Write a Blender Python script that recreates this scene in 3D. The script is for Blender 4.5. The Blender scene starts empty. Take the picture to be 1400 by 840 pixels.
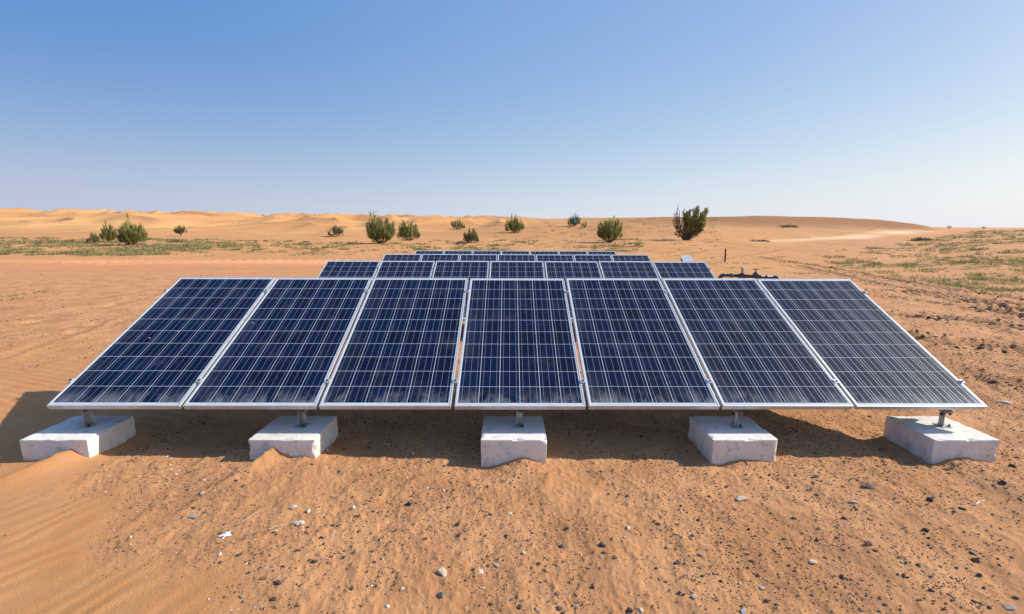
import bpy, bmesh, math, random
import numpy as np
from mathutils import Vector, Matrix

random.seed(11)
rng = np.random.default_rng(11)
R = math.radians
scene = bpy.context.scene
COL = scene.collection

# ------------------------------------------------------------------ camera maths
H = 1.67
PITCH, YAW, ROLL, FPX = R(9.73), R(0.40), .0034, 595.0
cF = np.array([math.sin(YAW)*math.cos(PITCH), math.cos(YAW)*math.cos(PITCH), -math.sin(PITCH)])
cR = np.array([math.cos(YAW), -math.sin(YAW), 0.0])
cU = np.array([math.sin(YAW)*math.sin(PITCH), math.cos(YAW)*math.sin(PITCH), math.cos(PITCH)])
cR, cU = cR*math.cos(ROLL)+cU*math.sin(ROLL), cU*math.cos(ROLL)-cR*math.sin(ROLL)
CAM = np.array([0, 0, H])

def ray(px, py):
    d = cF*FPX + cR*(px-700) + cU*(420-py)
    return d/np.linalg.norm(d)

def at_depth(px, py, Y):
    d = ray(px, py)
    return CAM + d*(Y/d[1])

# ------------------------------------------------------------------ numpy noise
_PT = np.random.default_rng(4).permutation(4096).astype(np.int32)
_PT = np.concatenate([_PT, _PT])
_GA = np.random.default_rng(5).uniform(0, 2*math.pi, 4096)
_GC, _GS = np.cos(_GA)*1.5, np.sin(_GA)*1.5
def perlin(x, y, seed=0):
    x = np.asarray(x, float); y = np.asarray(y, float)
    xf = np.floor(x); yf = np.floor(y)
    fx, fy = x-xf, y-yf
    ix = (xf.astype(np.int64)+seed*131) & 4095; iy = (yf.astype(np.int64)+seed*57) & 4095
    ix1 = (ix+1) & 4095; iy1 = (iy+1) & 4095
    u = fx*fx*fx*(fx*(fx*6-15)+10); v = fy*fy*fy*(fy*(fy*6-15)+10)
    px0, px1 = _PT[ix], _PT[ix1]
    def g(pp, iyy, dx, dy):
        h = _PT[(pp+iyy)]
        return _GC[h]*(fx-dx)+_GS[h]*(fy-dy)
    a = g(px0, iy, 0, 0); a += (g(px1, iy, 1, 0)-a)*u
    b = g(px0, iy1, 0, 1); b += (g(px1, iy1, 1, 1)-b)*u
    return a+(b-a)*v

def fbm(x, y, seed=0, octs=3):
    s = 0; a = 1.0; f = 1.0
    for k in range(octs):
        s = s+a*perlin(x*f, y*f, seed+k*17); a *= .5; f *= 2.03
    return s

def sstep(a, b, x):
    t = np.clip((x-a)/(b-a), 0, 1)
    return t*t*(3-2*t)

# ------------------------------------------------------------------ terrain shape
ROWS_Y = [10, 16, 26, 34, 44, 60, 85, 120, 180, 300, 800, 3000]
COLS = {   # photograph column -> apparent height of the land at growing distance
 -400: [360, 348, 337, 329, 319, 306, 292, 294, 300, 308],
 0:    [360, 348, 337, 329, 320, 307, 293.5, 295, 300, 308],
 200:  [360, 348, 337, 329, 320, 308, 296, 298, 302, 308],
 450:  [361, 349, 337, 330, 320, 309, 300, 303, 306, 309],
 640:  [362, 350, 338, 330, 319, 310, 300, 303, 306, 309],
 800:  [362, 350, 337, 328, 316, 305, 298, 302, 306, 309],
 870:  [362, 349, 335, 325, 311, 297, 298, 303, 306, 309],
 940:  [362, 348, 333, 322, 308, 294, 298, 303, 306, 309],
 1100: [362, 345, 334, 325, 311, 295, 298, 303, 307, 310],
 1200: [360, 343, 333, 325, 313, 298, 300, 304, 308, 310],
 1255: [360, 343, 332, 325, 316, 305, 306, 308, 310, 311],
 1295: [358, 342, 330, 323, 317, 313, 313, 312, 311, 311],
 1340: [354, 338, 326, 317, 314, 313, 313, 312, 311, 311],
 1400: [352, 334, 321, 314, 312, 313, 313, 312, 311, 311],
 1800: [350, 331, 319, 312, 311, 312, 313, 312, 311, 311],
}
_cx = sorted(COLS)
_s = np.array([(c-695)/595*0.986 for c in _cx])
_L = np.log(np.array(ROWS_Y, float))
_tab = np.zeros((len(_cx), len(ROWS_Y)))
for i, c in enumerate(_cx):
    _tab[i, 0] = -.08; _tab[i, 1] = -.16
    for j, py in enumerate(COLS[c]):
        Y = ROWS_Y[j+2]
        _tab[i, j+2] = H-(py-318)*Y/613.0
NS, NL = 420, 420
gs = np.linspace(_s[0], _s[-1], NS); gl = np.linspace(math.log(8), _L[-1], NL)
_t1 = np.array([np.interp(gl, _L, _tab[i]) for i in range(len(_cx))])
# keep the sink of the near field smooth
grid = np.array([np.interp(gs, _s, _t1[:, j]) for j in range(NL)]).T
def _blur(a, n, axis):
    k = np.exp(-np.linspace(-2, 2, 2*n+1)**2); k /= k.sum()
    pad = [(0, 0), (0, 0)]; pad[axis] = (n, n)
    b = np.pad(a, pad, mode='edge')
    return np.apply_along_axis(lambda v: np.convolve(v, k, 'valid'), axis, b)
# blur apparent slope rather than metres
_ap = (grid-H)/np.exp(gl)[None, :]
_ap = _blur(_blur(_ap, 7, 0), 9, 1)
grid = _ap*np.exp(gl)[None, :]+H

def macro(x, y):
    Y = np.maximum(y, 8.0)
    s = np.clip(x/Y, gs[0], gs[-1]-1e-6)
    l = np.clip(np.log(Y), gl[0], gl[-1]-1e-6)
    fi = (s-gs[0])/(gs[1]-gs[0]); fj = (l-gl[0])/(gl[1]-gl[0])
    i = np.clip(fi.astype(int), 0, NS-2); j = np.clip(fj.astype(int), 0, NL-2)
    a, b = fi-i, fj-j
    z = (grid[i, j]*(1-a)*(1-b)+grid[i+1, j]*a*(1-b)+grid[i, j+1]*(1-a)*b+grid[i+1, j+1]*a*b)
    w = sstep(5, 14, y)
    return z*w

def flat(px, py, z=0.0):
    d = ray(px, py); t = (z-H)/d[2]
    p = CAM+d*t
    return p[:2]

# block layout, from the photograph (front edge centre)
BLOCK_W, BLOCK_D, BLOCK_TOP = .485, .427, .18
BLOCK_PX = [(80, 597.6), (386.5, 599.6), (702.5, 601.6), (1020, 601.6), (1323, 601.3)]
BLOCKS = []
for px, py in BLOCK_PX:
    p = flat(px, py, BLOCK_TOP)
    BLOCKS.append((float(p[0]), 2.962+BLOCK_D/2))

SM_A, SM_B = flat(95, 628), flat(350, 850)     # edge between wind-blown sand and gritty ground
def smooth_mask(x, y):
    """1 on the smooth rippled sand at the left, 0 on the gritty ground"""
    d = SM_B-SM_A; n = np.array([d[1], -d[0]])/np.linalg.norm(d)
    dist = (x-SM_A[0])*n[0]+(y-SM_A[1])*n[1]
    dist = dist+.22*fbm(x*1.3, y*1.3, 5, 3)
    m = sstep(-.1, .22, dist)
    m2 = sstep(-2.75, -3.15, x+.2*fbm(x, y, 8, 2))*sstep(7.5, 4.5, y)
    return np.clip(np.maximum(m*sstep(4.2, 3.2, y), m2), 0, 1)
if smooth_mask(np.array([-2.3]), np.array([1.9]))[0] < .5:
    SM_A, SM_B = SM_B, SM_A

def poly_dist(x, y, pts):
    best = np.full(np.shape(x), 1e9); along = np.zeros(np.shape(x)); L0 = 0
    for (ax, ay), (bx, by) in zip(pts[:-1], pts[1:]):
        dx, dy = bx-ax, by-ay; L = math.hypot(dx, dy)
        t = np.clip(((x-ax)*dx+(y-ay)*dy)/(L*L), 0, 1)
        d = np.hypot(x-ax-t*dx, y-ay-t*dy)
        m = d < best
        best = np.where(m, d, best); along = np.where(m, L0+t*L, along); L0 += L
    return best, along

def gp(*pts, z=-.1):
    return [tuple(flat(a, b, z)) for a, b in pts]
TRACKS = [  # (polyline, half width, rut depth)
 (gp((1040, 354), (1120, 363), (1220, 381), (1400, 412), (1600, 450)), .22, .06),
 (gp((1090, 362), (1190, 384), (1290, 402), (1400, 422), (1600, 460)), .20, .05),
 (gp((1190, 397), (1240, 397), (1310, 409), (1400, 431), (1600, 480)), .20, .07),
 (gp((1200, 404), (1260, 414), (1330, 425), (1400, 441), (1600, 490)), .14, .05),
 (gp((1205, 428), (1290, 433), (1400, 449), (1600, 500), z=0), .22, .05),
 (gp((1240, 462), (1310, 470), (1400, 474), (1600, 520), z=0), .25, .05),
 (gp((1330, 515), (1400, 530), (1600, 560), z=0), .2, .04),
]
def track_amount(x, y):
    m = np.zeros(np.shape(x)); dz = np.zeros(np.shape(x))
    for pts, w, dep in TRACKS:
        n = .35*perlin(x*.6, y*.6, 71)*w*1.2
        d, al = poly_dist(x, y, pts)
        k = np.exp(-((d+n)/w)**2)
        rough = .55+.6*perlin(x*5, y*5, 33)
        dz += dep*(np.exp(-((d-w*1.6)/(w*.7))**2)*.9-k)*np.clip(rough+.3, 0, 1.5)
        m = np.maximum(m, k)
    return m, dz

SOFT = [
 (gp((-150, 376), (0, 372), (240, 367), (440, 365)), .30, .04),
 (gp((-150, 392), (0, 386), (160, 381), (330, 378)), .22, .04),
 (gp((-150, 404), (0, 397), (140, 391), (320, 383)), .22, .04),
 (gp((-150, 362), (0, 361), (240, 357), (520, 353)), .35, .05),
 (gp((-100, 470), (0, 455), (120, 430), (210, 405)), .12, .02),
 (gp((-100, 520), (0, 500), (90, 470), (150, 440)), .10, .02),
 (gp((900, 352), (1040, 342), (1180, 333), (1290, 322)), .5, .05),
 (gp((930, 360), (1060, 348), (1200, 338), (1310, 327)), .4, .05),
]
def soft_amount(x, y):
    m = np.zeros(np.shape(x)); dz = np.zeros(np.shape(x))
    for pts, w, dep in SOFT:
        d, al = poly_dist(x, y, pts)
        k = np.exp(-((d+w*.8*perlin(x*.8, y*.8, 72))/w)**2)
        m = np.maximum(m, k); dz += dep*(np.exp(-((d-w*1.6)/(w*.7))**2)*.9-k)*(.6+.8*perlin(x*3, y*3, 34))
    return m, dz
def height(x, y, fine=True):
    x = np.asarray(x, float); y = np.asarray(y, float)
    z = macro(x, y)
    D = np.hypot(x, y)
    near = sstep(60, 20, D)
    # dunes far off
    s = x/np.maximum(y, 8)
    far = sstep(62, 120, y)
    wx = x+9*fbm(x*.02, y*.02, 3, 2); wy = y+9*fbm(x*.02, y*.02, 9, 2)
    rid = 1-2*np.abs(fbm(wx*.020+3, wy*.011, 21, 2))
    rid2 = 1-2*np.abs(fbm(wx*.05, wy*.028, 41, 2))
    leftw = sstep(.25, -.25, s)
    rightw = sstep(-.1, .35, s)*sstep(1.0, .9, s)
    amp = y*(.018*leftw+.0018*rightw+.0010)
    z = z+far*amp*(.70*rid+.58*rid2-.62)
    # low swells in the middle distance
    mid = sstep(14, 40, y)*sstep(140, 70, y)
    z = z+mid*(.16*fbm(x*.11, y*.09, 61, 3)+.03*perlin(x*.7, y*.7, 12))
    # broad, gentle unevenness close by
    z = z+near*(.022*fbm(x*.55, y*.55, 31, 2)*sstep(1.2, 2.5, D))
    if fine:
        sm = smooth_mask(x, y)
        # drifts piled on the blocks
        for k, (bx, by) in enumerate(BLOCKS):
            fy = by-BLOCK_D/2
            if k == 0:
                q = (x-(bx+.12)-.62*np.minimum(y-fy, 0)); w = .045+.08*sstep(0, .9, fy-y)
                z = z+.085*np.exp(-np.abs(q/np.where(q > 0, w*1.6, w*.55))**1.35)*sstep(fy-.62, fy-.02, y)*sstep(fy+.25, fy+.05, y)
                z = z+.016*np.exp(-((x-bx-.1)/.25)**2-((y-fy)/.12)**2)
            elif k == 1:
                q = (x-(bx-.06)-.55*np.minimum(y-fy, 0)); w = .04+.07*sstep(0, .6, fy-y)
                z = z+.085*np.exp(-np.abs(q/np.where(q > 0, w*1.4, w*.9))**1.35)*sstep(fy-.45, fy-.02, y)*sstep(fy+.2, fy+.04, y)
                z = z+.025*np.exp(-((x-bx)/.3)**2-((y-fy)/.2)**2)
            else:
                z = z+.035*np.exp(-((x-bx-.06*(3-k))/.13)**2-((y-fy-.02)/.12)**2)
                z = z-.022*np.exp(-((x-bx+.2)/.10)**2-((y-fy+.02)/.10)**2)
            # scour hollow at the left flank
            z = z-.03*np.exp(-((x-bx+.38)/.12)**2-((y-by)/.25)**2)*(k > 1)
        # wind ripples at the lower left
        kx, ky = .91, -.41
        ph = (x*kx+y*ky)+.15*fbm(x*1.3, y*1.0, 55, 3)
        def rip(p, lam):
            t = (p/lam) % 1.0
            return np.where(t < .64, t/.64, (1-t)/.36)
        w1 = sm*sstep(3.1, 2.4, y)*sstep(5, 3, D)
        a1 = .55+.75*perlin(x*1.5, y*.8, 77)
        t = rip(ph, .125)
        z = z+w1*.0105*np.clip(a1, .1, 1.3)*(t*t*(3-2*t))
        ph2 = (y*1.0+x*.28)+.06*fbm(x*.9, y*1.3, 56, 2)
        w2 = sm*sstep(3.0, 3.5, y)*sstep(9, 7, y)
        z = z+w2*.012*rip(ph2, .12)
        # lumpy gritty soil
        g = (1-sm)*sstep(26, 10, y)
        z = z+g*(.012*fbm(x*3.1, y*3.1, 90, 2)+.0100*np.maximum(fbm(x*10, y*10, 91, 2), -.12)+.0060*np.maximum(fbm(x*34, y*34, 92, 2), -.05)*sstep(8, 4, D))
        # streaks on the right of the foreground (wind-scoured)
        st = sstep(.2, 1.6, x)*sstep(4, 2.6, y)
        z = z+st*.008*perlin((x*.78+y*.62)*5.5, (x*.62-y*.78)*1.0, 96)
        # vehicle tracks
        z = z+soft_amount(x, y)[1]
        m, dz = track_amount(x, y)
        z = z+dz*(1+1.2*perlin(x*9, y*9, 101))
        # ribbed tread marks across the left
        rb = np.exp(-((y-27.2-.04*x)/1.7)**2)*sstep(-1, -5, x)
        z = z+rb*.06*np.sin(x*2*math.pi/.56+1.2*perlin(x*.5, y*.5, 4)+.5*y)
        rb = np.exp(-((y-24.-.03*x)/.35)**2)+np.exp(-((y-21.5-.02*x)/.3)**2)+np.exp(-((y-18.5-.03*x)/.25)**2)
        z = z-rb*.035*sstep(30, 10, x)
    return z

def ground_hit(px, py):
    d = ray(px, py)
    lo, hi = .5, 900.0
    t = np.exp(np.linspace(math.log(lo), math.log(hi), 500))
    for k in range(3):
        P = CAM+d*t[:, None]
        u = np.nonzero(P[:, 2] < height(P[:, 0], P[:, 1]))[0]
        i = int(u[0]) if len(u) else len(t)-1
        t = np.linspace(t[max(i-1, 0)], t[i], 30)
    return CAM+d*t[-1]

# ------------------------------------------------------------------ node helpers
class NT:
    def __init__(self, name):
        self.m = bpy.data.materials.new(name); self.m.use_nodes = True
        self.t = self.m.node_tree; self.t.nodes.clear()
        self.out = self.t.nodes.new('ShaderNodeOutputMaterial')
        self.b = self.n('ShaderNodeBsdfPrincipled')
        self.t.links.new(self.b.outputs[0], self.out.inputs[0])
    def n(self, typ, **kw):
        nd = self.t.nodes.new(typ)
        for k, v in kw.items(): setattr(nd, k, v)
        return nd
    def put(self, sock, v):
        if hasattr(v, 'is_linked') or isinstance(v, bpy.types.NodeSocket): self.t.links.new(v, sock)
        elif v is not None: sock.default_value = v
    def math(self, op, a, b=None, c=None, clamp=False):
        nd = self.n('ShaderNodeMath', operation=op, use_clamp=clamp)
        for i, v in enumerate((a, b, c)):
            if v is not None: self.put(nd.inputs[i], v)
        return nd.outputs[0]
    def mix(self, f, a, b):
        nd = self.n('ShaderNodeMix', data_type='RGBA')
        self.put(nd.inputs[0], f)
        for i, v in ((6, a), (7, b)):
            if isinstance(v, (tuple, list)): v = (*v[:3], 1)
            self.put(nd.inputs[i], v)
        return nd.outputs[2]
    def noise(self, vec, scale, detail=3, rough=.55, dist=0):
        nd = self.n('ShaderNodeTexNoise'); self.put(nd.inputs['Vector'], vec)
        nd.inputs['Scale'].default_value = scale; nd.inputs['Detail'].default_value = detail
        nd.inputs['Roughness'].default_value = rough; nd.inputs['Distortion'].default_value = dist
        return nd.outputs[0]
    def mapr(self, v, a, b, c=0, d=1, smooth=True):
        nd = self.n('ShaderNodeMapRange', interpolation_type='SMOOTHSTEP' if smooth else 'LINEAR')
        self.put(nd.inputs[0], v)
        for i, q in zip((1, 2, 3, 4), (a, b, c, d)): nd.inputs[i].default_value = q
        return nd.outputs[0]
    def obj(self): return self.n('ShaderNodeTexCoord').outputs['Object']
    def pos(self): return self.n('ShaderNodeNewGeometry').outputs['Position']
    def scalev(self, v, s):
        nd = self.n('ShaderNodeMapping'); self.put(nd.inputs[0], v); nd.inputs['Scale'].default_value = s
        return nd.outputs[0]
    def attr(self, name):
        return self.n('ShaderNodeAttribute', attribute_name=name).outputs['Fac']
    def bump(self, h, strength, dist, normal=None):
        nd = self.n('ShaderNodeBump'); nd.inputs['Strength'].default_value = strength
        nd.inputs['Distance'].default_value = dist
        self.put(nd.inputs['Height'], h)
        if normal is not None: self.put(nd.inputs['Normal'], normal)
        return nd.outputs[0]
    def set(self, **kw):
        names = dict(color='Base Color', rough='Roughness', metal='Metallic', normal='Normal', coat='Coat Weight',
                     coat_rough='Coat Roughness', spec='Specular IOR Level', ior='IOR')
        for k, v in kw.items():
            if isinstance(v, (tuple, list)): v = (*v[:3], 1)
            self.put(self.b.inputs[names[k]], v)
        return self.m

def simple(name, c1, c2, scale, rough=.8, metal=0, bump=.0, bd=.01, spec=.5):
    t = NT(name); o = t.obj()
    n = t.noise(o, scale, 4)
    kw = dict(color=t.mix(t.mapr(n, .35, .65), c1, c2), rough=rough, metal=metal, spec=spec)
    if bump: kw['normal'] = t.bump(t.noise(o, scale*3, 4), bump, bd)
    return t.set(**kw)

# ------------------------------------------------------------------ materials
def mat_sand():
    t = NT('sand'); p = t.pos()
    flatp = t.scalev(p, (1, 1, .35))
    grit = t.attr('grit'); track = t.attr('track'); dune = t.attr('dune'); compact = t.attr('compact'); pale = t.attr('pale')
    c_soil = t.mix(t.mapr(t.noise(flatp, 1.7, 5, .6), .3, .7), (.45, .210, .088), (.615, .312, .142))
    c_smooth = t.mix(t.mapr(t.noise(t.scalev(p, (1.6, .6, 1)), 2.2, 3), .3, .7), (.52, .238, .088), (.605, .305, .132))
    col = t.mix(grit, c_smooth, c_soil)
    n2 = t.noise(flatp, .16, 4, .55)
    col = t.mix(t.math('MULTIPLY', t.mapr(n2, .4, .65), .35), col, (.52, .235, .095))
    col = t.mix(t.math('MULTIPLY', compact, .6), col, (.54, .255, .120))
    c_dune = t.mix(t.mapr(t.noise(t.scalev(p, (.02, .012, .3)), 1, 4), .35, .65), (.61, .325, .130), (.50, .24, .095))
    c_dune = t.mix(t.mapr(t.noise(t.scalev(p, (.5, .5, .5)), .35, 5, .65), .55, .75, 0, .35), c_dune, (.44, .21, .10))
    col = t.mix(dune, col, c_dune)
    col = t.mix(pale, col, (.74, .48, .25))
    # coarse darker soil in long diagonal patches
    rt = t.n('ShaderNodeMapping'); t.put(rt.inputs[0], p); rt.inputs['Rotation'].default_value = (0, 0, R(-28)); rt.inputs['Scale'].default_value = (1.5, .55, .5)
    pat = t.math('MULTIPLY', t.mapr(t.noise(rt.outputs[0], 1.1, 7, .72), .50, .68), grit)
    col = t.mix(t.math('MULTIPLY', pat, .55), col, (.33, .165, .085))
    brn = t.attr('brown'); col = t.mix(t.math('MULTIPLY', brn, .65), col, (.46, .225, .112))
    col = t.mix(pale, col, (.80, .52, .29))
    # fine mineral speckle: dark grit and pale crumbs lying on the soil
    v = t.n('ShaderNodeTexVoronoi', feature='F1'); t.put(v.inputs['Vector'], flatp); v.inputs['Scale'].default_value = 55
    cluster = t.mapr(t.noise(flatp, 2.6, 4, .6), .38, .66)
    sp = t.mapr(v.outputs['Distance'], .12, .26, 1, 0)
    pick = t.mapr(t.n('ShaderNodeSeparateColor').outputs[0] if False else v.outputs['Distance'], .0, 1, 1, 1)
    sep = t.n('ShaderNodeSeparateColor'); t.put(sep.inputs[0], v.outputs['Color'])
    dark = t.math('MULTIPLY', t.math('MULTIPLY', sp, t.math('GREATER_THAN', sep.outputs[0], .55)), cluster)
    dark = t.math('MULTIPLY', dark, grit)
    lite = t.math('MULTIPLY', t.math('MULTIPLY', sp, t.math('LESS_THAN', sep.outputs[0], .10)), grit)
    v2 = t.n('ShaderNodeTexVoronoi', feature='F1'); t.put(v2.inputs['Vector'], t.scalev(p, (1, 1, 1))); v2.inputs['Scale'].default_value = 9
    sep2 = t.n('ShaderNodeSeparateColor'); t.put(sep2.inputs[0], v2.outputs['Color'])
    clod = t.math('MULTIPLY', t.mapr(v2.outputs['Distance'], .18, .34, 1, 0), t.math('GREATER_THAN', sep2.outputs[1], .45))
    clod = t.math('MULTIPLY', clod, t.attr('clod'))
    col = t.mix(t.math('MULTIPLY', dark, .75), col, (.09, .055, .035))
    col = t.mix(t.math('MULTIPLY', lite, .6), col, (.70, .55, .42))
    col = t.mix(t.math('MULTIPLY', clod, .8), col, (.13, .065, .035))
    trk = t.math('MULTIPLY', track, t.mapr(t.noise(flatp, 6, 5, .7), .38, .62))
    col = t.mix(t.math('MULTIPLY', trk, .85), col, (.14, .075, .045))
    grn = t.math('MULTIPLY', t.attr('green'), t.mapr(t.noise(flatp, 1.3, 5, .7), .45, .62))
    col = t.mix(t.math('MULTIPLY', grn, .45), col, (.26, .22, .08))
    # grain
    g = t.noise(p, 320, 2)
    col = t.mix(t.mapr(g, .3, .7, 0, .16), col, (.34, .18, .09))
    h1 = t.noise(p, 60, 5, .7)
    near = t.bump(t.math('ADD', t.math('MULTIPLY', h1, .5), t.noise(p, 150, 4, .75)), .8, .009)
    grains = t.bump(t.noise(p, 420, 2), .25, .002, near)
    wv = t.n('ShaderNodeTexWave', wave_type='BANDS', bands_direction='X'); t.put(wv.inputs['Vector'], t.scalev(p, (1, .35, .3)))
    wv.inputs['Scale'].default_value = .55; wv.inputs['Distortion'].default_value = 5; wv.inputs['Detail'].default_value = 2; wv.inputs['Detail Scale'].default_value = .6
    db = t.bump(t.math('MULTIPLY', wv.outputs['Fac'], t.attr('rib')), 1.0, .6, grains)
    return t.set(color=col, rough=.93, spec=.15, normal=db)

def mat_cells():
    t = NT('photovoltaic_cells'); o = t.obj()
    sep = t.n('ShaderNodeSeparateXYZ'); t.put(sep.inputs[0], o)
    P, PY = .158, .1635
    ux = t.math('DIVIDE', t.math('ADD', sep.outputs[0], 3*P), P)
    uy = t.math('DIVIDE', t.math('SUBTRACT', sep.outputs[1], (1.700-10*PY)/2), PY)
    fx, fy = t.math('FRACT', ux), t.math('FRACT', uy)
    dx = t.math('ABSOLUTE', t.math('SUBTRACT', fx, .5)); dy = t.math('ABSOLUTE', t.math('SUBTRACT', fy, .5))
    gap = t.math('MAXIMUM', t.math('GREATER_THAN', dx, .5-.0018/P), t.math('GREATER_THAN', dy, .5-.0014/PY))
    # busbars: three per cell, running up the panel
    bx = t.math('ABSOLUTE', t.math('SUBTRACT', t.math('FRACT', t.math('MULTIPLY', ux, 3)), .5))
    bus = t.math('LESS_THAN', bx, .0011/P*3)
    outside = t.math('MAXIMUM', t.math('MAXIMUM', t.math('LESS_THAN', ux, 0), t.math('GREATER_THAN', ux, 6)),
                     t.math('MAXIMUM', t.math('LESS_THAN', uy, 0), t.math('GREATER_THAN', uy, 10)))
    gap = t.math('MAXIMUM', gap, outside)
    # one tint per cell
    info = t.n('ShaderNodeObjectInfo')
    comb = t.n('ShaderNodeCombineXYZ'); t.put(comb.inputs[0], t.math('FLOOR', ux)); t.put(comb.inputs[1], t.math('FLOOR', uy))
    t.put(comb.inputs[2], t.math('MULTIPLY', info.outputs['Random'], 91.0))
    wn = t.n('ShaderNodeTexWhiteNoise', noise_dimensions='3D'); t.put(wn.inputs[0], comb.outputs[0])
    tint = wn.outputs['Value']
    # crystal flakes of the polycrystalline wafers
    v = t.n('ShaderNodeTexVoronoi', feature='F1'); t.put(v.inputs['Vector'], o); v.inputs['Scale'].default_value = 85
    sc = t.n('ShaderNodeSeparateColor'); t.put(sc.inputs[0], v.outputs['Color'])
    cell = t.mix(tint, (.0010, .0016, .005), (.0018, .0062, .024))
    cell = t.mix(t.math('MULTIPLY', sc.outputs[0], .36), cell, (.005, .022, .085))
    col = t.mix(bus, cell, (.29, .34, .44))
    col = t.mix(gap, col, (.56, .60, .65))
    # dust: thin everywhere, blotched, a silt line along the bottom edge
    sh = t.n('ShaderNodeVectorMath', operation='ADD'); t.put(sh.inputs[0], o)
    cc = t.n('ShaderNodeCombineXYZ'); t.put(cc.inputs[2], t.math('MULTIPLY', info.outputs['Random'], 37.0)); t.put(sh.inputs[1], cc.outputs[0])
    sv = sh.outputs[0]
    blot = t.mapr(t.noise(sv, 3.5, 5, .6, .6), .52, .8)
    edge = t.math('MULTIPLY', t.mapr(sep.outputs[1], .012, .19, 1, 0), t.mapr(t.noise(t.scalev(sv, (1, .5, 1)), 9, 5, .65, 1.0), .38, .66))
    smear = t.math('MULTIPLY', t.mapr(t.noise(t.scalev(sv, (3, 1, 1)), 2.2, 6, .75, 2.5), .60, .72), .25)
    side = t.math('MULTIPLY', t.mapr(sep.outputs[0], -.48, -.30, 1, 0), t.mapr(t.noise(sv, 2.0, 4, .6, .5), .35, .65))
    edge = t.math('ADD', edge, t.math('MULTIPLY', side, .14))
    dust = t.math('ADD', t.math('ADD', .001, t.math('MULTIPLY', blot, .065)), t.math('ADD', t.math('MULTIPLY', edge, .38), t.math('MULTIPLY', smear, .22)), clamp=True)
    col = t.mix(dust, col, (.42, .40, .40))
    # droppings / specks
    v3 = t.n('ShaderNodeTexVoronoi', feature='F1'); t.put(v3.inputs['Vector'], sv); v3.inputs['Scale'].default_value = 5
    s3 = t.n('ShaderNodeSeparateColor'); t.put(s3.inputs[0], v3.outputs['Color'])
    spk = t.math('MULTIPLY', t.math('LESS_THAN', v3.outputs['Distance'], .045), t.math('GREATER_THAN', s3.outputs[0], .86))
    col = t.mix(spk, col, (.35, .30, .22))
    cr = t.math('ADD', .02, t.math('MULTIPLY', t.noise(sv, 2.5, 4), .05))
    metal = t.math('MULTIPLY', t.math('MULTIPLY', bus, .4), t.math('SUBTRACT', 1, gap))
    t.set(color=col, rough=t.math('ADD', .55, t.math('MULTIPLY', metal, -.17)), metal=metal, spec=.03, coat=.52, coat_rough=cr)
    t.b.inputs['Coat IOR'].default_value = 1.38
    return t.m

def mat_concrete():
    t = NT('white_concrete'); o = t.pos()
    n = t.noise(o, 3, 5, .6)
    col = t.mix(t.mapr(n, .35, .7), (.76, .72, .65), (.64, .60, .53))
    col = t.mix(t.mapr(t.noise(o, 16, 5, .75), .52, .70, 0, .6), col, (.33, .28, .23))
    v = t.n('ShaderNodeTexVoronoi', feature='F1'); t.put(v.inputs['Vector'], o); v.inputs['Scale'].default_value = 26
    s = t.n('ShaderNodeSeparateColor'); t.put(s.inputs[0], v.outputs['Color'])
    pit = t.math('MULTIPLY', t.mapr(v.outputs['Distance'], .05, .16, 1, 0), t.math('GREATER_THAN', s.outputs[0], .55))
    col = t.mix(t.math('MULTIPLY', pit, .75), col, (.14, .11, .09))
    # sand clinging low on the sides
    sep = t.n('ShaderNodeSeparateXYZ'); t.put(sep.inputs[0], o)
    low = t.math('MULTIPLY', t.mapr(sep.outputs[2], .0, .085, 1, 0), t.mapr(t.noise(o, 8, 4), .35, .65))
    col = t.mix(t.math('MULTIPLY', low, .35), col, (.50, .30, .17))
    # hairline crack scrawls
    w = t.noise(o, 4.5, 3, .5, 1.5)
    crack = t.math('LESS_THAN', t.math('ABSOLUTE', t.math('SUBTRACT', w, .5)), .0022)
    col = t.mix(t.math('MULTIPLY', crack, .35), col, (.22, .19, .16))
    h = t.math('SUBTRACT', t.noise(o, 45, 5, .7), t.math('MULTIPLY', pit, 1.2))
    return t.set(color=col, rough=.88, spec=.25, normal=t.bump(h, .35, .006))

def mat_alu():
    t = NT('anodised_aluminium'); o = t.obj()
    n = t.noise(t.scalev(o, (1, 1, 1)), 6, 5, .6)
    col = t.mix(t.mapr(n, .35, .7), (.60, .63, .645), (.50, .51, .50))
    col = t.mix(t.mapr(t.noise(o, 30, 4, .7), .6, .75, 0, .4), col, (.46, .40, .33))
    return t.set(color=col, rough=t.mapr(n, .3, .7, .34, .5), metal=.35, spec=.5)

def mat_leaf(name, a, b):
    t = NT(name); p = t.pos()
    n = t.noise(p, 1.6, 4, .6)
    col = t.mix(t.mapr(n, .35, .65), a, b)
    t.set(color=col, rough=.75, spec=.2)
    tr = t.n('ShaderNodeBsdfTranslucent'); t.put(tr.inputs[0], col)
    mx = t.n('ShaderNodeMixShader'); mx.inputs[0].default_value = .38
    t.t.links.new(t.b.outputs[0], mx.inputs[1]); t.t.links.new(tr.outputs[0], mx.inputs[2]); t.t.links.new(mx.outputs[0], t.out.inputs[0])
    return t.m

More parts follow.
